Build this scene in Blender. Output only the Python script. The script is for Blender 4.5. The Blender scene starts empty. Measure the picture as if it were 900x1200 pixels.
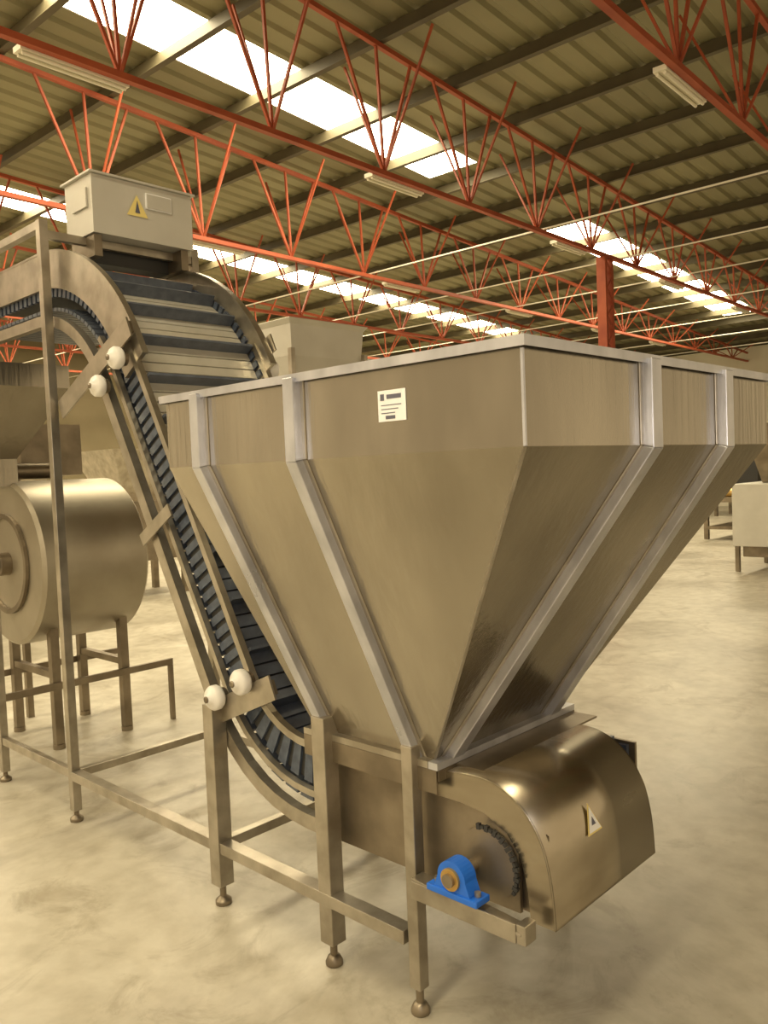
import bpy, math, random
import numpy as np
from mathutils import Vector, Matrix
random.seed(4)
scene=bpy.context.scene
scene.view_settings.view_transform='Standard'
DL=.0396
# ---------------------------------------------------------------- materials
def mat(name,col,rough=.5,metal=0.,col2=None,scale=5.,stretch=(1,1,1),bump=0.,emit=0.,rvar=0.,detail=4.,bscale=None,spec=None,bstretch=None):
    m=bpy.data.materials.new(name); m.use_nodes=True
    nt=m.node_tree; b=nt.nodes['Principled BSDF']
    b.inputs['Base Color'].default_value=(*col,1); b.inputs['Roughness'].default_value=rough; b.inputs['Metallic'].default_value=metal
    if spec is not None: b.inputs['Specular IOR Level'].default_value=spec
    if emit>0:
        b.inputs['Emission Color'].default_value=(*col,1); b.inputs['Emission Strength'].default_value=emit
    if col2 or bump or rvar:
        tc=nt.nodes.new('ShaderNodeTexCoord'); mp=nt.nodes.new('ShaderNodeMapping'); mp.inputs['Scale'].default_value=stretch
        nt.links.new(tc.outputs['Object'],mp.inputs['Vector'])
        n=nt.nodes.new('ShaderNodeTexNoise'); n.inputs['Scale'].default_value=scale; n.inputs['Detail'].default_value=detail
        nt.links.new(mp.outputs[0],n.inputs['Vector'])
        if col2:
            r=nt.nodes.new('ShaderNodeValToRGB'); r.color_ramp.elements[0].position=.35; r.color_ramp.elements[1].position=.68
            r.color_ramp.elements[0].color=(*col,1); r.color_ramp.elements[1].color=(*col2,1)
            nt.links.new(n.outputs['Fac'],r.inputs[0]); nt.links.new(r.outputs[0],b.inputs['Base Color'])
        if rvar:
            mr=nt.nodes.new('ShaderNodeMapRange'); mr.inputs['To Min'].default_value=rough-rvar; mr.inputs['To Max'].default_value=rough+rvar
            nt.links.new(n.outputs['Fac'],mr.inputs['Value']); nt.links.new(mr.outputs[0],b.inputs['Roughness'])
        if bump:
            bp=nt.nodes.new('ShaderNodeBump'); bp.inputs['Strength'].default_value=bump; bp.inputs['Distance'].default_value=.01
            src=n
            if bscale:
                src=nt.nodes.new('ShaderNodeTexNoise'); src.inputs['Scale'].default_value=bscale; src.inputs['Detail'].default_value=3
                if bstretch:
                    mp2=nt.nodes.new('ShaderNodeMapping'); mp2.inputs['Scale'].default_value=bstretch
                    nt.links.new(tc.outputs['Object'],mp2.inputs['Vector']); nt.links.new(mp2.outputs[0],src.inputs['Vector'])
                else: nt.links.new(mp.outputs[0],src.inputs['Vector'])
            nt.links.new(src.outputs['Fac'],bp.inputs['Height']); nt.links.new(bp.outputs[0],b.inputs['Normal'])
    return m
STEEL=mat('brushed_steel',(.285,.255,.205),.25,.95,(.46,.42,.345),2.4,(1,1,.35),0.16,rvar=.07,bscale=45,bstretch=(1,1,.05),detail=7)
DRUMS=mat('drum_steel',(.36,.32,.25),.42,.85,(.46,.42,.34),3,(1,1,1),0.05,rvar=.05,bscale=20)
STEEL2=mat('steel_cover',(.33,.285,.215),.26,.95,(.46,.41,.32),3,(1,1,3),0.03,rvar=.05)
STEELD=mat('steel_dark',(.20,.165,.12),.40,.8,(.32,.27,.20),6,(1,1,1))
GALV=mat('stiffener_steel',(.46,.465,.50),.30,.6,(.64,.645,.69),12,(1,1,.5),rvar=.06)  # galvanised grey-lilac, kept light so the colour carries the flash glare
LEGM=mat('leg_steel',(.33,.295,.235),.33,.8,(.50,.455,.38),9)
BELT=mat('belt_plastic',(.085,.10,.135),.35,0,(.13,.15,.19),20)
BELT_LIT=mat('belt_plastic_lit',(.66,.63,.54),.28,.35,(.76,.73,.64),8)  # same belt in cream: bright reflection at the top put into the colour
NAVY=mat('belt_sidewall',(.05,.065,.10),.35,0,(.09,.115,.165),30)
BLACK=mat('dark_rubber',(.03,.03,.03),.5)
WHITE=mat('white_plastic',(.88,.86,.82),.4)
LABEL=mat('sticker_paper',(.90,.90,.90),.6)
INK=mat('sticker_ink',(.12,.12,.16),.6)
YEL=mat('warning_yellow',(.85,.70,.25),.5)
BLUE=mat('blue_paint',(.015,.15,.70),.35)
BRASS=mat('bearing_race',(.55,.36,.12),.35,.7)
BOXP=mat('control_box_paint',(.56,.54,.48),.45,.25,(.62,.60,.54),4)
RED=mat('red_oxide_paint',(.40,.085,.03),.6,0,(.30,.055,.02),3)
LAMPW=mat('lamp_housing',(.80,.76,.62),.5)
PURL=mat('purlin_paint',(.07,.058,.03),.6,0,(.10,.085,.045),2)
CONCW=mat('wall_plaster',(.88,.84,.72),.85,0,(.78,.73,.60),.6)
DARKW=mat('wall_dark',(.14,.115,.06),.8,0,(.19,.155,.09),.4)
ROOF=mat('roof_sheet',(.20,.185,.10),.55,.1,(.27,.25,.135),.5)
SKYL=bpy.data.materials.new('skylight_panel'); SKYL.use_nodes=True
b=SKYL.node_tree.nodes['Principled BSDF']; b.inputs['Base Color'].default_value=(.9,.85,.7,1); b.inputs['Emission Color'].default_value=(1,.86,.57,1); b.inputs['Emission Strength'].default_value=26
# floor material
FLOOR=bpy.data.materials.new('concrete_floor'); FLOOR.use_nodes=True
nt=FLOOR.node_tree; b=nt.nodes['Principled BSDF']
tc=nt.nodes.new('ShaderNodeTexCoord')
def noise(sc,det,rg=.5,dist=0):
    n=nt.nodes.new('ShaderNodeTexNoise'); n.inputs['Scale'].default_value=sc; n.inputs['Detail'].default_value=det; n.inputs['Roughness'].default_value=rg; n.inputs['Distortion'].default_value=dist
    nt.links.new(tc.outputs['Object'],n.inputs['Vector']); return n
def ramp(n,p0,c0,p1,c1):
    r=nt.nodes.new('ShaderNodeValToRGB'); r.color_ramp.elements[0].position=p0; r.color_ramp.elements[1].position=p1
    r.color_ramp.elements[0].color=(*c0,1); r.color_ramp.elements[1].color=(*c1,1); nt.links.new(n.outputs['Fac'],r.inputs[0]); return r
def mult(a,b_,f):
    m=nt.nodes.new('ShaderNodeMixRGB'); m.blend_type='MULTIPLY'; m.inputs[0].default_value=f
    nt.links.new(a.outputs[0],m.inputs[1]); nt.links.new(b_.outputs[0],m.inputs[2]); return m
n1=noise(.9,8,.66,.6)
r1=ramp(n1,.36,(.385,.35,.28),.60,(.57,.53,.44)); r2=ramp(noise(9,6),.3,(.80,.78,.74),.6,(1,1,1)); r3=ramp(noise(2.7,9,.7,1.2),.36,(.70,.67,.62),.47,(1,1,1))
mx=mult(mult(r1,r2,.9),r3,.7); nt.links.new(mx.outputs[0],b.inputs['Base Color'])
mr=nt.nodes.new('ShaderNodeMapRange'); mr.inputs['To Min'].default_value=.24; mr.inputs['To Max'].default_value=.48
nt.links.new(n1.outputs['Fac'],mr.inputs['Value']); nt.links.new(mr.outputs[0],b.inputs['Roughness'])
# ---------------------------------------------------------------- mesh builder
class MB:
    def __init__(s): s.v=[];s.f=[];s.m=[];s.s=[];s.mats=[]
    def mi(s,m):
        if m not in s.mats: s.mats.append(m)
        return s.mats.index(m)
    def add(s,vs,fs,m,smooth=False):
        o=len(s.v); s.v+= [tuple(v) for v in vs]; k=s.mi(m)
        for f in fs: s.f.append(tuple(i+o for i in f)); s.m.append(k); s.s.append(smooth)
    def hexa(s,c,m):
        s.add(c,[(0,3,2,1),(4,5,6,7),(0,1,5,4),(1,2,6,5),(2,3,7,6),(3,0,4,7)],m)
    def box(s,x0,x1,y0,y1,z0,z1,m):
        s.hexa([(x0,y0,z0),(x1,y0,z0),(x1,y1,z0),(x0,y1,z0),(x0,y0,z1),(x1,y0,z1),(x1,y1,z1),(x0,y1,z1)],m)
    def bar(s,a,b,w,h,m,up=(0,0,1)):
        a=Vector(a);b=Vector(b);t=(b-a).normalized();u=Vector(up)
        if abs(t.dot(u))>.98: u=Vector((1,0,0))
        sd=t.cross(u).normalized()*w/2; u2=sd.cross(t).normalized()*h/2
        s.hexa([a-sd-u2,a+sd-u2,b+sd-u2,b-sd-u2,a-sd+u2,a+sd+u2,b+sd+u2,b-sd+u2],m)
    def cyl(s,a,b,r,m,n=24,r2=None,caps=True):
        r2=r if r2 is None else r2
        a=Vector(a);b=Vector(b);t=(b-a).normalized();u=Vector((0,0,1)) if abs(t.z)<.9 else Vector((1,0,0))
        e1=t.cross(u).normalized(); e2=t.cross(e1).normalized()
        c=[(math.cos(2*math.pi*i/n),math.sin(2*math.pi*i/n)) for i in range(n)]
        vs=[a+(e1*p+e2*q)*r for p,q in c]+[b+(e1*p+e2*q)*r2 for p,q in c]
        s.add(vs,[(i,(i+1)%n,n+(i+1)%n,n+i) for i in range(n)],m,True)
        if caps:
            s.add(vs[:n],[tuple(range(n))[::-1]],m); s.add(vs[n:],[tuple(range(n))],m)
    def lathe(s,a,axis,prof,m,n=28,smooth=True):
        a=Vector(a);t=Vector(axis).normalized();u=Vector((0,0,1)) if abs(t.z)<.9 else Vector((1,0,0))
        e1=t.cross(u).normalized(); e2=t.cross(e1).normalized(); vs=[]
        for d,r in prof:
            for i in range(n):
                an=2*math.pi*i/n; vs.append(a+t*d+(e1*math.cos(an)+e2*math.sin(an))*max(r,1e-4))
        fs=[(k*n+i,k*n+(i+1)%n,(k+1)*n+(i+1)%n,(k+1)*n+i) for k in range(len(prof)-1) for i in range(n)]
        s.add(vs,fs,m,smooth)
    def prism_x(s,poly,x0,x1,m,smooth=False):
        n=len(poly); vs=[(x0,y,z) for y,z in poly]+[(x1,y,z) for y,z in poly]
        s.add(vs,[tuple(range(n)),tuple(range(2*n-1,n-1,-1))],m); s.add(vs,[(i,n+i,n+(i+1)%n,(i+1)%n) for i in range(n)],m,smooth)
    def obj(s,name,parent=None,rot=0.,bevel=0.):
        me=bpy.data.meshes.new(name); me.from_pydata(s.v,[],s.f)
        for m in s.mats: me.materials.append(m)
        me.polygons.foreach_set('material_index',s.m); me.polygons.foreach_set('use_smooth',s.s)
        me.validate(); me.update()
        o=bpy.data.objects.new(name,me); scene.collection.objects.link(o); o.rotation_euler[2]=rot
        if parent: o.parent=parent
        if bevel:
            bv=o.modifiers.new('bevel','BEVEL'); bv.width=bevel; bv.segments=2; bv.limit_method='ANGLE'; bv.angle_limit=.6
        return o
def empty(name):
    e=bpy.data.objects.new(name,None); scene.collection.objects.link(e); return e
# ---------------------------------------------------------------- hopper
H,Lx,Ly,HB=1.806,1.356,1.30,1.5916
X0,Y0,X1,Y1,ZB=.339,.564,.982,1.06,.738
hop=empty('stainless_steel_feed_hopper')
mb=MB()
rim=[(0,0,H),(Lx,0,H),(Lx,Ly,H),(0,Ly,H)]; band=[(x,y,HB) for x,y,z in rim]; bot=[(X0,Y0,ZB),(X1,Y0,ZB),(X1,Y1,ZB),(X0,Y1,ZB)]
thr=[(x,y,.70) for x,y,z in bot]
vs=rim+band+bot+thr; fs=[]
for k in range(3):
    for i in range(4):
        j=(i+1)%4; fs.append((4*k+i,4*k+4+i,4*k+4+j,4*k+j))
mb.add(vs,fs,STEEL)
o=mb.obj('shell',hop); sm=o.modifiers.new('sol','SOLIDIFY'); sm.thickness=.004; sm.offset=0
mb=MB()
mb.bar((-.001,-.001,H-.02),(-.001,-.001,HB),.006,.006,GALV); mb.bar((-.001,-.001,HB),(X0-.002,Y0-.002,ZB),.006,.006,LEGM)
mb.obj('corner_weld',hop)
mb=MB()
e=.018
mb.box(-e,Lx+e,-e,.012,H-.006,H+.004,GALV); mb.box(-e,Lx+e,Ly-.012,Ly+e,H-.006,H+.004,GALV)
mb.box(-e,.012,.012,Ly-.012,H-.006,H+.004,GALV); mb.box(Lx-.012,Lx+e,.012,Ly-.012,H-.006,H+.004,GALV)
mb.box(-e,Lx+e,-e,-e+.003,H-.018,H-.006,GALV); mb.box(-e,-e+.003,-e+.003,Ly+e,H-.018,H-.006,GALV)
mb.box(-e,Lx+e,Ly+e-.003,Ly+e,H-.018,H-.006,GALV); mb.box(Lx+e-.003,Lx+e,-e,Ly+e,H-.018,H-.006,GALV)
mb.obj('rim_flange',hop)
mb=MB()
def stiff(face,tt,tb,w,e=.030):
    top=H-.006
    din=X0 if face=='L' else Y0
    a=math.atan2(din,HB-ZB)
    def lay(e,w,m_):
        m=e*math.tan(a/2)
        st=[((0,top),(-e,top)),((0,HB),(-e,HB-m)),((din,ZB),(din-e*math.cos(a),ZB-e*math.sin(a)))]
        ts=[tt,tt,tb]
        for k in range(2):
            c=[]
            for kk in (k+1,k):
                (i,o),t=(st[kk],ts[kk])
                for (p,z),tv in (((o),t-w/2),((o),t+w/2),((i),t+w/2),((i),t-w/2)):
                    c.append((p,tv,z) if face=='L' else (tv,p,z))
            mb.hexa(c,m_)
    lay(e,w,GALV); lay(.005,w+.026,LEGM)
stiff('L',.690,.622,.040); stiff('L',1.116,.988,.040)
stiff('R',.531,.401,.052); stiff('R',.9885,.910,.052)
mb.obj('stiffeners',hop,bevel=.003)
mb=MB()
for y0_,y1_ in ((.35,.66),(.95,.95)):
    mb.bar((Lx+.012,y0_,H-.01),(Lx+.012,y0_,HB),.042,.03,GALV,up=(1,0,0)); mb.bar((Lx+.012,y0_,HB),(X1+.02,y1_,ZB),.042,.03,GALV,up=(1,0,0))
for x0_,x1_ in ((.4,.45),(.95,.87)):
    mb.bar((x0_,Ly+.012,H-.01),(x0_,Ly+.012,HB),.042,.03,GALV,up=(0,1,0)); mb.bar((x0_,Ly+.012,HB),(x1_,Y1+.02,ZB),.042,.03,GALV,up=(0,1,0))
mb.obj('rear_stiffeners',hop)
mb=MB()
mb.box(X0-.03,X1+.05,Y0-.035,Y0-.002,.722,.742,GALV); mb.box(X0-.03,X1+.05,Y1,Y1+.03,.722,.742,LEGM)
mb.box(X0-.03,X0-.002,Y0,Y1,.722,.742,LEGM); mb.box(X1+.002,X1+.05,Y0,Y1,.722,.742,LEGM)
mb.box(X0-.03,X0-.026,Y0-.03,Y1+.03,.655,.721,STEELD); mb.box(X0-.025,X1+.05,Y0-.035,Y0-.031,.69,.721,STEELD)
mb.box(X0+.05,X1+.03,Y0-.13,Y0-.037,.716,.722,STEELD)
mb.obj('throat_frame',hop)
mb=MB()
XL=.303
def leg(x,y,zt,w=.052,m=LEGM):
    mb.box(x-w/2,x+w/2,y-w/2,y+w/2,.075,zt,m)
    mb.cyl((x,y,.03),(x,y,.076),.012,STEELD,12)
    mb.lathe((x,y,0),(0,0,1),[(0,0),(0,.028),(.012,.028),(.028,.020),(.034,.012),(.034,0)],STEELD,16)
leg(XL,.985,.80,.058); leg(XL,.622,.78,.040)
leg(1.09,.64,.72,.05); leg(1.09,.99,.72,.05)
mb.box(1.03,1.065,.62,.66,.70,.72,LEGM); mb.box(1.03,1.065,.97,1.01,.70,.72,LEGM)
mb.obj('legs',hop,bevel=.003)
mb=MB()
mb.box(-.0035,-.002,.312,.398,1.667,1.738,LABEL)
mb.box(-.0042,-.0036,.378,.390,1.715,1.730,INK); mb.box(-.0042,-.0036,.325,.370,1.718,1.728,INK)
for k,(a,b_) in enumerate([(.325,.388),(.335,.388),(.345,.388)]): mb.box(-.0042,-.0036,a,b_,1.703-.009*k,1.705-.009*k,INK)
mb.box(-.0042,-.0036,.345,.375,1.672,1.680,INK)
mb.obj('label_sticker',hop)
prof=[(.60,.700),(.52,.715),(.43,.722),(.37,.718),(.32,.700),(.275,.668),(.24,.625),(.215,.575),(.20,.515),(.192,.455),(.187,.375)]
def catmull(p,n=6):
    out=[]
    for i in range(len(p)-1):
        p0=p[max(i-1,0)];p1=p[i];p2=p[i+1];p3=p[min(i+2,len(p)-1)]
        for k in range(n):
            t=k/n
            out.append(tuple(.5*((2*p1[j])+(-p0[j]+p2[j])*t+(2*p0[j]-5*p1[j]+4*p2[j]-p3[j])*t*t+(-p0[j]+3*p1[j]-3*p2[j]+p3[j])*t**3) for j in (0,1)))
    return out+[p[-1]]
pf=catmull(prof)
mb=MB(); CX0,CX1=.345,.90
n=len(pf)
mb.add([(CX0,y,z) for y,z in pf]+[(CX1,y,z) for y,z in pf],[(i,i+1,n+i+1,n+i) for i in range(n-1)],STEEL2,True)
o=mb.obj('drive_cover_shell',hop); sm=o.modifiers.new('sol','SOLIDIFY'); sm.thickness=.004; sm.offset=-1
mb=MB()
side=pf+[(.262,.375),(.268,.45),(.285,.53),(.33,.59),(.40,.625),(.48,.635),(.60,.635)]
mb.prism_x(side,CX0+.001,CX0+.005,STEEL2)
mb.prism_x(pf+[(.60,.375)],CX1-.005,CX1-.001,STEEL2)
mb.prism_x([(.60,.38),(.22,.38),(.22,.60),(.40,.70),(.60,.70)],.375,.379,STEELD)
mb.obj('drive_cover_sides',hop)
mb=MB()
ct=Vector((.575,.2145,.575))
nrm=Vector((0,-.95,.30)).normalized(); up=Vector((0,.30,.95)); rt=Vector((1,0,0))
def tri(c,s,m,off):
    c=c+nrm*off
    a=c+up*s; b_=c-up*s*.6-rt*s*.75; d=c-up*s*.6+rt*s*.75
    mb.add([a,b_,d],[(0,1,2)],m)
tri(ct,.050,YEL,.006); tri(ct,.041,LABEL,.008); tri(ct,.014,INK,.009)
mb.obj('warning_sign',hop)
mb=MB()
mb.bar((.285,.60,.415),(.285,.235,.385),.05,.008,LEGM); mb.box(.258,.264,.25,.60,.36,.41,LEGM)
mb.box(.262,.31,.222,.25,.36,.41,LEGM)
mb.obj('bearing_bracket',hop,bevel=.002)
mb=MB()
by,bz=.445,.468
mb.box(.245,.305,by-.085,by+.085,.415,.433,BLUE)
poly=[(by-.06,.433)]+[(by-.047*math.cos(a),bz+.047*math.sin(a)) for a in [math.pi*k/14 for k in range(15)]]+[(by+.06,.433)]
mb.prism_x(poly,.250,.298,BLUE)
mb.cyl((.242,by,bz),(.30,by,bz),.030,BRASS,24); mb.cyl((.232,by,bz),(.36,by,bz),.018,STEELD,20)
mb.cyl((.275,by-.068,.433),(.275,by-.068,.445),.010,LEGM,6); mb.cyl((.275,by+.068,.433),(.275,by+.068,.445),.010,LEGM,6)
mb.obj('pillow_block_bearing',hop,bevel=.003)
mb=MB()
cc=(.395,.490); cr=.105
for k in range(0,18):
    a=math.radians(k*7.2-28); a2=a+math.radians(6.0)
    mb.bar((.330,cc[0]-cr*math.cos(a),cc[1]+cr*math.sin(a)),(.330,cc[0]-cr*math.cos(a2),cc[1]+cr*math.sin(a2)),.016 if k%2 else .009,.011,BLACK,up=(1,0,0))
mb.cyl((.345,cc[0],cc[1]),(.352,cc[0],cc[1]),.096,STEELD,28)
mb.obj('drive_chain_and_sprocket',hop)
# ---------------------------------------------------------------- conveyor
con=empty('inclined_cleated_belt_conveyor')
S60,C60=math.sin(math.pi/3),.5
r1c,R2c=.35,.91
C1=(1.10,1.03); C2=(2.90,1.67)
SY=.30; ZL=C1[1]-r1c
La=C1[0]-SY; Lb=r1c*math.pi/3; P1=(C1[0]+r1c*S60,C1[1]-r1c*C60); P2=(C2[0]-R2c*S60,C2[1]+R2c*C60)
Lc=math.hypot(P2[0]-P1[0],P2[1]-P1[1]); Ld=R2c*math.pi/3; Le=.80; LT=La+Lb+Lc+Ld+Le
def pt(s,d=0.):
    if s<La: p=(SY+s,ZL); th=0
    elif s<La+Lb:
        th=(s-La)/r1c; p=(C1[0]+r1c*math.sin(th),C1[1]-r1c*math.cos(th))
    elif s<La+Lb+Lc:
        t=(s-La-Lb)/Lc; p=(P1[0]+(P2[0]-P1[0])*t,P1[1]+(P2[1]-P1[1])*t); th=math.pi/3
    elif s<La+Lb+Lc+Ld:
        th=math.pi/3-(s-La-Lb-Lc)/R2c; p=(C2[0]-R2c*math.sin(th),C2[1]+R2c*math.cos(th))
    else: p=(C2[0]+s-(LT-Le),C2[1]+R2c); th=0
    return (p[0]+math.sin(th)*d,p[1]-math.cos(th)*d)
def sweep(mb,s0,s1,x0,x1,d0,d1,m,step=.05):
    n=max(1,int(round((s1-s0)/step))); vs=[]
    for i in range(n+1):
        s=s0+(s1-s0)*i/n; a=pt(s,d0); c=pt(s,d1)
        vs+=[(x0,)+a,(x1,)+a,(x1,)+c,(x0,)+c]
    mb.add(vs,[(0,1,2,3),(4*n+3,4*n+2,4*n+1,4*n)],m)
    fs=[]
    for i in range(n):
        o=4*i
        for j in range(4): fs.append((o+j,o+(j+1)%4,o+4+(j+1)%4,o+4+j))
    mb.add(vs,fs,m)
KX0,KX1=.355,1.02
SA=La+Lb; SB=SA+Lc
mb=MB()
for xa,xb in ((KX0,KX0+.012),(KX1-.012,KX1)):
    sweep(mb,La*.95,SB+.05,xa-.014,xb,-.004,.022,LEGM)
    sweep(mb,La*.95,SB+.2,xa-.012,xb,.160,.182,LEGM)
    sweep(mb,La*.95,LT,xa-.024,xb,.240,.290,LEGM)
    sweep(mb,0.0,La*.98,xa,xb,.02,.30,STEELD)
    sweep(mb,SB-.10,LT,xa-.006,xb,-.05,.115,LEGM,.04)
sweep(mb,SB-.10,LT,KX1-.03,KX1+.006,-.056,-.046,LEGM,.04); sweep(mb,SB-.10,LT,KX0-.008,KX0+.02,-.056,-.046,LEGM,.04)
mb.obj('side_frames',con)
mb=MB()
p=.05; s=.02
while s<LT-.02:
    sweep(mb,s,s+p*.86,KX0+.031,KX1-.031,.060,.075,BELT_LIT if s>SB-.5 else BELT,1)  # upper run takes the belt colour with the reflection painted in
    sweep(mb,s,s+p*.6,KX0+.014,KX0+.030,.028,.152,NAVY,1); sweep(mb,s,s+p*.6,KX1-.030,KX1-.014,.028,.152,NAVY,1)
    sweep(mb,s,s+p*.8,KX0+.016,KX1-.016,.20,.215,BELT,1)
    s+=p
sweep(mb,0.02,LT,KX0+.032,KX1-.032,.076,.085,BLACK); sweep(mb,0.02,SB,KX0+.024,KX0+.0305,.035,.148,BLACK)
s=.06
while s<LT-.02:
    sweep(mb,s,s+.012,KX0+.031,KX1-.031,.004,.059,BELT,1); s+=.2
mb.obj('cleated_belt',con)
mb=MB()
for xx in (KX0-.04,KX1+.02):
    mb.bar((xx,2.05,2.17),(xx,2.68,1.89),.085,.008,LEGM,up=(1,0,0))
    mb.bar((xx,1.25,.845),(xx,1.64,.68),.085,.008,LEGM,up=(1,0,0))
    mb.bar((xx,)+pt(SA+.72,.08),(xx,)+pt(SA+.72,.33),.05,.008,LEGM,up=(1,0,0))
mb.bar((KX0-.03,2.05,2.17),(KX0-.03,2.68,1.89),.012,.05,STEELD); mb.bar((KX0-.03,1.25,.845),(KX0-.03,1.64,.68),.012,.05,STEELD)
mb.obj('roller_brackets',con)
mb=MB()
def knob(y,z):
    mb.cyl((KX0-.03,y,z),(KX0-.052,y,z),.03,STEELD,20)
    mb.lathe((KX0-.052,y,z),(-1,0,0),[(0,0),(0,.040),(.008,.045),(.028,.045),(.038,.038),(.042,.02),(.052,.018),(.055,0)],WHITE,28)
    mb.lathe((KX0-.106,y,z),(-1,0,0),[(0,.012),(.004,.012),(.004,0)],STEELD,16)
    mb.cyl((KX1+.01,y,z),(KX1+.06,y,z),.045,WHITE,24)
for (y,z) in ((2.11,2.05),(2.27,1.955),(1.385,.85),(1.545,.77)): knob(y,z)
mb.obj('white_end_rollers',con)
mb=MB()
XF=.298; XR=1.09
def foot(x,y): 
    mb.lathe((x,y,0),(0,0,1),[(0,0),(0,.03),(.015,.03),(.03,.012),(.03,0)],STEELD,16); mb.cyl((x,y,.02),(x,y,.08),.012,STEELD,12)
mb.box(XF-.02,XF+.02,2.71,2.75,.05,2.74,LEGM); foot(XF,2.73)
mb.box(XR-.02,XR+.02,2.71,2.75,.05,2.74,LEGM); foot(XR,2.73)
mb.box(XF-.02,XF+.02,3.52,3.56,.05,2.74,LEGM); foot(XF,3.54)
mb.box(XF-.025,XF+.025,.65,2.71,.20,.24,LEGM); mb.box(XR-.025,XR+.025,1.02,2.71,.20,.24,LEGM)
mb.box(XF-.015,XF+.015,2.75,3.52,.20,.24,LEGM)
mb.box(XF-.018,XF+.018,2.75,3.52,2.70,2.738,LEGM)
for y in (2.73,1.575): mb.box(XF+.025,XR-.03,y-.018,y+.018,.202,.238,LEGM)
mb.box(XF+.02,XR-.02,2.715,2.745,2.66,2.698,LEGM)
for x in (XF,XR):
    mb.box(x-.03,x+.03,1.545,1.605,.075,.74,LEGM); foot(x,1.575)
mb.obj('support_frame',con,bevel=.002)
mb=MB()
mb.box(.49,1.02,2.62,2.88,2.70,2.965,BOXP)
mb.box(.475,1.035,2.605,2.895,2.966,2.976,BOXP)
mb.box(.76,.90,2.612,2.619,2.855,2.93,LABEL)
mb.box(.765,.895,2.609,2.6115,2.86,2.925,BOXP)
mb.box(.480,.489,2.66,2.80,2.82,2.91,BOXP)
mb.add([(.66,2.615,2.81),(.77,2.615,2.81),(.715,2.615,2.91)],[(0,1,2)],YEL)
mb.add([(.702,2.613,2.825),(.728,2.613,2.825),(.715,2.613,2.885)],[(0,1,2)],INK)
mb.cyl((1.02,2.75,2.80),(1.06,2.75,2.80),.03,BLACK,16)
mb.box(.50,.54,2.64,2.86,2.60,2.699,STEELD); mb.box(.96,1.0,2.64,2.86,2.60,2.699,STEELD)
mb.box(.54,.96,2.76,2.86,2.60,2.699,BLACK)
mb.obj('motor_control_box',con,bevel=.006)
# ---------------------------------------------------------------- tumbler machine left
tum=empty('coating_drum_machine')
mb=MB()
dy,dz,R=4.10,1.10,.49; dx=.60
def cylx(x0,x1,r,m,b=.02):
    mb.cyl((x0+b,dy,dz),(x1-b,dy,dz),r,m,56,caps=False)
    mb.lathe((x0,dy,dz),(1,0,0),[(0,0),(0,r-b)],m,56,False); mb.lathe((x0,dy,dz),(1,0,0),[(0,r-b),(b,r)],m,56,False)
    mb.lathe((x1,dy,dz),(1,0,0),[(0,0),(0,r-b)],m,56,False); mb.lathe((x1,dy,dz),(-1,0,0),[(0,r-b),(b,r)],m,56,False)
cylx(dx,dx+.66,R,DRUMS)
mb.lathe((dx-.002,dy,dz),(-1,0,0),[(0,.30),(.02,.30),(.02,.27),(0,.27)],STEELD,48,False)
mb.cyl((dx-.06,dy,dz),(dx,dy,dz),.07,STEELD,20); mb.cyl((dx-.09,dy,dz),(dx-.06,dy,dz),.03,BLACK,16)
mb.obj('drum',tum)
mb=MB()
for x,y in ((dx+.12,3.82),(dx+.12,4.38),(dx+.56,3.82),(dx+.56,4.38)):
    mb.box(x-.025,x+.025,y-.025,y+.025,.03,.72,STEELD); mb.cyl((x,y,0),(x,y,.029),.035,STEELD,16)
for x in (dx+.12,dx+.56): mb.box(x-.02,x+.02,3.845,4.355,.42,.46,STEELD)
mb.box(dx-.35,dx+.88,3.77,3.794,.36,.40,STEELD); mb.box(dx+.855,dx+.88,3.77,3.80,0,.359,STEELD)
mb.box(dx-.35,dx+.88,4.406,4.43,.36,.40,STEELD); mb.box(dx+.855,dx+.88,4.40,4.43,0,.359,STEELD)
mb.obj('stand',tum)
mb=MB()
a=[(.02,3.75,2.25),(.88,3.75,2.25),(.88,4.6,2.25),(.02,4.6,2.25)]; b_=[(x,y,2.12) for x,y,z in a]; c=[(.40,4.0,1.72),(.65,4.0,1.72),(.65,4.25,1.72),(.40,4.25,1.72)]; d=[(x,y,1.56) for x,y,z in c]
vs=a+b_+c+d; fs=[(4*k+i,4*k+4+i,4*k+4+(i+1)%4,4*k+(i+1)%4) for k in range(3) for i in range(4)]
mb.add(vs,fs,STEEL)
o=mb.obj('infeed_hopper',tum); sm=o.modifiers.new('s','SOLIDIFY'); sm.thickness=.006
mb=MB()
for x,y in ((.0,4.62),(.90,4.62)): mb.box(x-.02,x+.02,y,y+.04,0,2.15,STEELD)
mb.box(.02,.88,4.62,4.66,1.62,1.66,STEELD); mb.box(.885,.915,3.8,4.62,2.08,2.12,STEELD); mb.box(-.03,.0,3.8,4.62,2.08,2.12,STEELD)
mb.box(.8,1.2,4.30,4.60,1.62,1.95,STEELD); mb.cyl((.70,4.2,1.65),(.95,4.2,1.65),.05,STEELD,20)
mb.obj('hopper_stand',tum)
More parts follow.
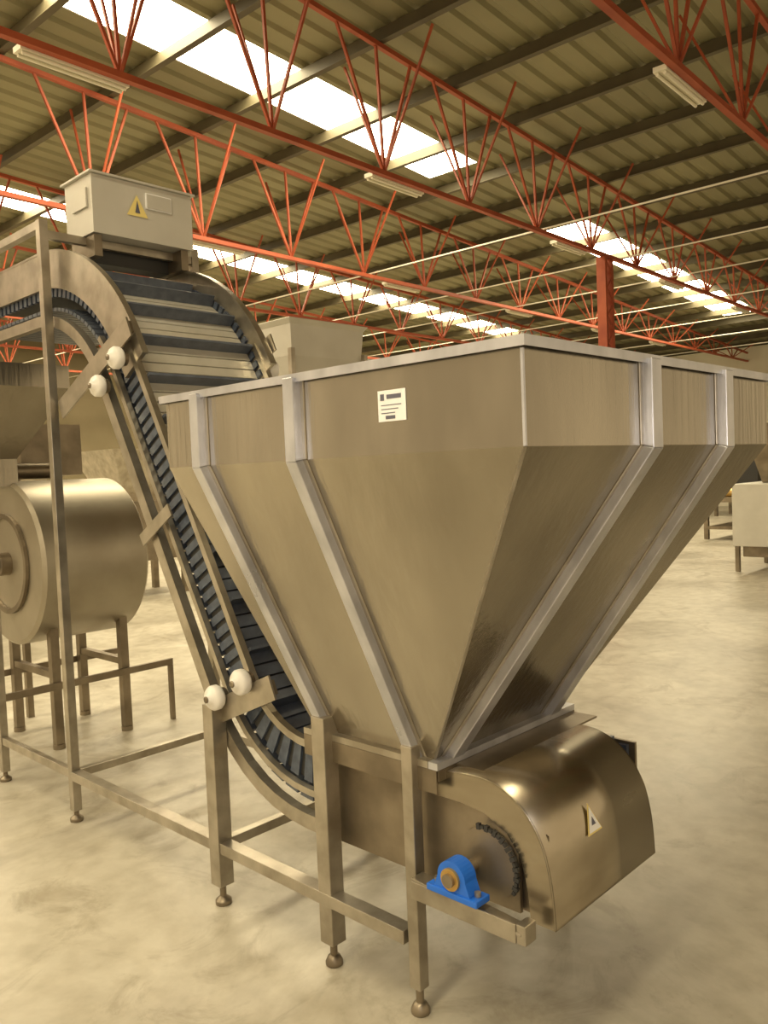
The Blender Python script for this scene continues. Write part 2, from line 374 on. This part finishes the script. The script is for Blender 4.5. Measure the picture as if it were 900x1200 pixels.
# ---------------------------------------------------------------- hopper behind
bh=empty('storage_hopper')
mb=MB()
cx,cy=3.22,4.42
ring=lambda s,z:[(cx-s,cy-s,z),(cx+s,cy-s,z),(cx+s,cy+s,z),(cx-s,cy+s,z)]
vs=ring(.43,2.78)+ring(.40,2.74)+ring(.38,2.5)+ring(.15,1.7)+ring(.15,1.4)
mb.add(vs,[(4*k+i,4*k+4+i,4*k+4+(i+1)%4,4*k+(i+1)%4) for k in range(4) for i in range(4)],BOXP)
o=mb.obj('hopper_body',bh); sm=o.modifiers.new('s','SOLIDIFY'); sm.thickness=.006
mb=MB()
for sx in (-1,1):
    for sy in (-1,1): mb.box(cx+sx*.40-.02,cx+sx*.40+.02,cy+sy*.40-.02,cy+sy*.40+.02,0,2.55,LEGM)
for sx in (-1,1): mb.box(cx+sx*.40-.015,cx+sx*.40+.015,cy-.38,cy+.38,1.0,1.05,LEGM)
for sy in (-1,1): mb.box(cx-.38,cx+.38,cy+sy*.40-.015,cy+sy*.40+.015,1.0,1.05,LEGM)
mb.obj('legs',bh)
# ---------------------------------------------------------------- machines right background
pm=empty('packing_machine')
mb=MB(); oy=.1
mb.box(10.0,11.2,2.3+oy,3.3+oy,.35,1.20,BOXP); mb.box(10.1,11.1,2.4+oy,3.2+oy,.2,.349,STEELD)
for x,y in ((10.05,2.35+oy),(11.15,2.35+oy),(10.05,3.25+oy),(11.15,3.25+oy)): mb.box(x-.03,x+.03,y-.03,y+.03,0,.348,STEELD)
mb.hexa([(10.3,2.5,1.201),(10.9,2.5,1.201),(10.9,3.1,1.201),(10.3,3.1,1.201),(10.0,2.2,2.0),(11.2,2.2,2.0),(11.2,3.25,2.0),(10.0,3.25,2.0)],STEELD)
mb.obj('machine_body',pm,bevel=.01)
pc=empty('roller_conveyor_table')
mb=MB()
for x in (14.5,16.5):
    for y in (4.6,5.6): mb.box(x-.04,x+.04,y-.04,y+.04,0,.72,STEELD)
mb.box(14.4,16.6,4.55,5.65,.72,.82,STEELD); mb.box(14.4,16.6,4.65,5.55,.20,.26,STEELD)
for k in range(8): mb.cyl((14.6+k*.27,4.55,.9),(14.6+k*.27,5.65,.9),.09,BRASS if k%3==0 else LEGM,16)
mb.box(15.0,16.2,4.8,5.4,1.0,1.5,BLACK)
mb.obj('table_frame',pc)
def far_machine(x,y,s=1.0,name='processing_machine'):
    e_=empty(name); mb=MB()
    mb.box(x-.6*s,x+.6*s,y-.5*s,y+.5*s,.5,1.3*s,STEELD)
    mb.hexa([(x-.3,y-.3,1.3*s),(x+.3,y-.3,1.3*s),(x+.3,y+.3,1.3*s),(x-.3,y+.3,1.3*s),(x-.6,y-.6,2.0*s),(x+.6,y-.6,2.0*s),(x+.6,y+.6,2.0*s),(x-.6,y+.6,2.0*s)],LEGM)
    for sx in (-.5,.5):
        for sy in (-.4,.4): mb.box(x+sx*s-.04,x+sx*s+.04,y+sy*s-.04,y+sy*s+.04,0,.5,STEELD)
    mb.cyl((x-.7*s,y,.9),(x-.6*s,y,.9),.2,BLACK,20)
    mb.obj('machine_body',e_)
for q in ((19,8.2),(21.5,7.6),(21,10.5),(18.5,4.0),(22,3.5),(23,6.0),(2.2,8.5),(4.5,9.5),(-.2,7.2),(.6,9.5)): far_machine(*q)
# ---------------------------------------------------------------- building (rotated frame)
XB0,XB1,YB0,YB1=-9,26,-9,22
Z0,SL=6.32,.049
rz=lambda x:Z0-SL*x
mb=MB(); mb.box(XB0-2,XB1,YB0-2,YB1,-.12,0,FLOOR); mb.obj('floor',rot=DL)
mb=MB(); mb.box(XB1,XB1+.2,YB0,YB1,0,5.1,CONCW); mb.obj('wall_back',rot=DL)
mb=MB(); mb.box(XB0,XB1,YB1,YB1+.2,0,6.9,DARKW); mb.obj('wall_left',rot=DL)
mb=MB()
def sheet(x0,x1,y0,y1,m):
    pitch=.30; prof=[]; y=y0
    while y<y1-1e-6:
        for f,h in ((0,0),(.55,0),(.68,.035),(.87,.035)):
            if y+f*pitch<y1: prof.append((y+f*pitch,h))
        y+=pitch
    prof.append((y1,0)); n=len(prof)
    vs=[(x0,y,rz(x0)+h) for y,h in prof]+[(x1,y,rz(x1)+h) for y,h in prof]
    mb.add(vs,[(i,i+1,n+i+1,n+i) for i in range(n-1)],m)
strips=[(6.32,.43,[(-9,8.55),(11.7,21)]),(12.1,.42,[(-9,20.5)]),(18.1,.42,[(-9,21)]),(.0,.42,[(-9,-1)])]
edges=[YB0]
for yc,SW,_ in sorted(strips,key=lambda q:q[0]): edges+=[yc-SW,yc+SW]
edges.append(YB1)
for i in range(0,len(edges),2): sheet(XB0,XB1,edges[i],edges[i+1],ROOF)
for yc,SW,rs in strips:
    cur=XB0
    for a,b_ in rs:
        if a>cur: sheet(cur,a,yc-SW,yc+SW,ROOF)
        cur=b_
    if cur<XB1: sheet(cur,XB1,yc-SW,yc+SW,ROOF)
mb.obj('ceiling',rot=DL)
k=1
for yc,SW,rs in strips:
    for a,b_ in rs:
        mb=MB(); mb.add([(a,yc-SW,rz(a)+.01),(b_,yc-SW,rz(b_)+.01),(b_,yc+SW,rz(b_)+.01),(a,yc+SW,rz(a)+.01)],[(0,1,2,3)],SKYL); mb.obj('window_%d'%k,rot=DL); k+=1
mb=MB(); x=-8.6
while x<XB1:
    z=rz(x)-.012; mb.box(x-.03,x+.03,YB0,YB1,z-.13,z,PURL); mb.box(x-.06,x+.0,YB0,YB1,z-.14,z-.1305,PURL); x+=1.25
mb.obj('roof_purlins',rot=DL)
def truss(y):
    mb=MB(); zb=4.6
    mb.bar((XB0,y,zb),(XB1,y,zb),.06,.05,RED); mb.bar((XB0,y,rz(XB0)-.19),(XB1,y,rz(XB1)-.19),.05,.05,RED)
    x=5.1-1.5*9
    while x<XB1-.7:
        for dx_ in (-.62,-.05,.50): mb.bar((x,y,zb),(x+dx_,y,rz(x+dx_)-.2),.026,.026,RED,up=(0,1,0))
        for dy_ in (-.6,.6):
            mb.bar((x,y,zb),(x+.12,y+dy_,rz(x)-.16),.022,.022,RED,up=(1,0,0))
        x+=1.5
    mb.obj('roof_truss',rot=DL)
for y in (-4.45,-1.4,1.65,4.70,7.75,10.8,13.85,16.9,19.95): truss(y)
mb=MB()
for x in (8.3,10.6,12.5,15,17.5,20,22.5): mb.bar((x,YB0,4.66),(x,YB1-.01,4.66),.018,.018,CONCW)
mb.obj('tie_rods',rot=DL)
def lampf(x,y):
    mb=MB(); y+=.09; mb.box(x-.42,x+.42,y-.055,y+.055,4.56,4.60,LAMPW)
    mb.cyl((x-.4,y-.03,4.547),(x+.4,y-.03,4.547),.013,LAMPW,10); mb.cyl((x-.4,y+.03,4.547),(x+.4,y+.03,4.547),.013,LAMPW,10)
    mb.box(x-.3,x-.28,y-.1,y,4.60,4.63,LAMPW); mb.box(x+.28,x+.3,y-.1,y,4.60,4.63,LAMPW)
    mb.obj('fluorescent_lamp',rot=DL)
for y in (1.65,4.70,7.75):
    for x in (1.78,5.38,9.1,12.7,16.2,19.3): lampf(x,y)
def column(x,y):
    mb=MB()
    for s in (-.1,.1): mb.box(x+s-.03,x+s+.03,y-.07,y+.07,0.02,4.56,RED)
    z=.1
    while z<4.3:
        for yy in (y-.07,y+.07): mb.bar((x-.1,yy,z),(x+.1,yy,z+.2),.03,.01,RED,up=(0,1,0)); mb.bar((x+.1,yy,z+.2),(x-.1,yy,z+.4),.03,.01,RED,up=(0,1,0))
        z+=.4
    mb.box(x-.2,x+.2,y-.2,y+.2,0,.02,RED)
    mb.obj('steel_column',rot=DL)
column(10,4.70); column(20.3,4.70); column(20.3,10.8)
# ---------------------------------------------------------------- light
w=bpy.data.worlds.new('world'); scene.world=w; w.use_nodes=True
bg=w.node_tree.nodes['Background']; bg.inputs[0].default_value=(1,.775,.46,1); bg.inputs[1].default_value=.92
# ---------------------------------------------------------------- camera
f,p_,ya,rho=965.4662,.0477,.7634,-.0411
o_=Vector((-1.3868,-.9307,1.55))
fw=Vector((math.cos(ya)*math.cos(p_),math.sin(ya)*math.cos(p_),-math.sin(p_)))
r=Vector((math.sin(ya),-math.cos(ya),0)); u=r.cross(fw)
r2=math.cos(rho)*r+math.sin(rho)*u; u2=-math.sin(rho)*r+math.cos(rho)*u
cd=bpy.data.cameras.new('camera'); cd.sensor_fit='HORIZONTAL'; cd.sensor_width=36; cd.lens=f/900*36; cd.clip_start=.05; cd.clip_end=200
co=bpy.data.objects.new('camera',cd); scene.collection.objects.link(co)
M=Matrix((( r2.x,u2.x,-fw.x,o_.x),(r2.y,u2.y,-fw.y,o_.y),(r2.z,u2.z,-fw.z,o_.z),(0,0,0,1)))
co.matrix_world=M; scene.camera=co
l=bpy.data.lights.new('camera_flash','POINT'); l.energy=22; l.shadow_soft_size=.03; l.color=(1,.95,.92)
lo=bpy.data.objects.new('camera_flash',l); lo.location=o_+u2*.06+r2*.05; scene.collection.objects.link(lo)
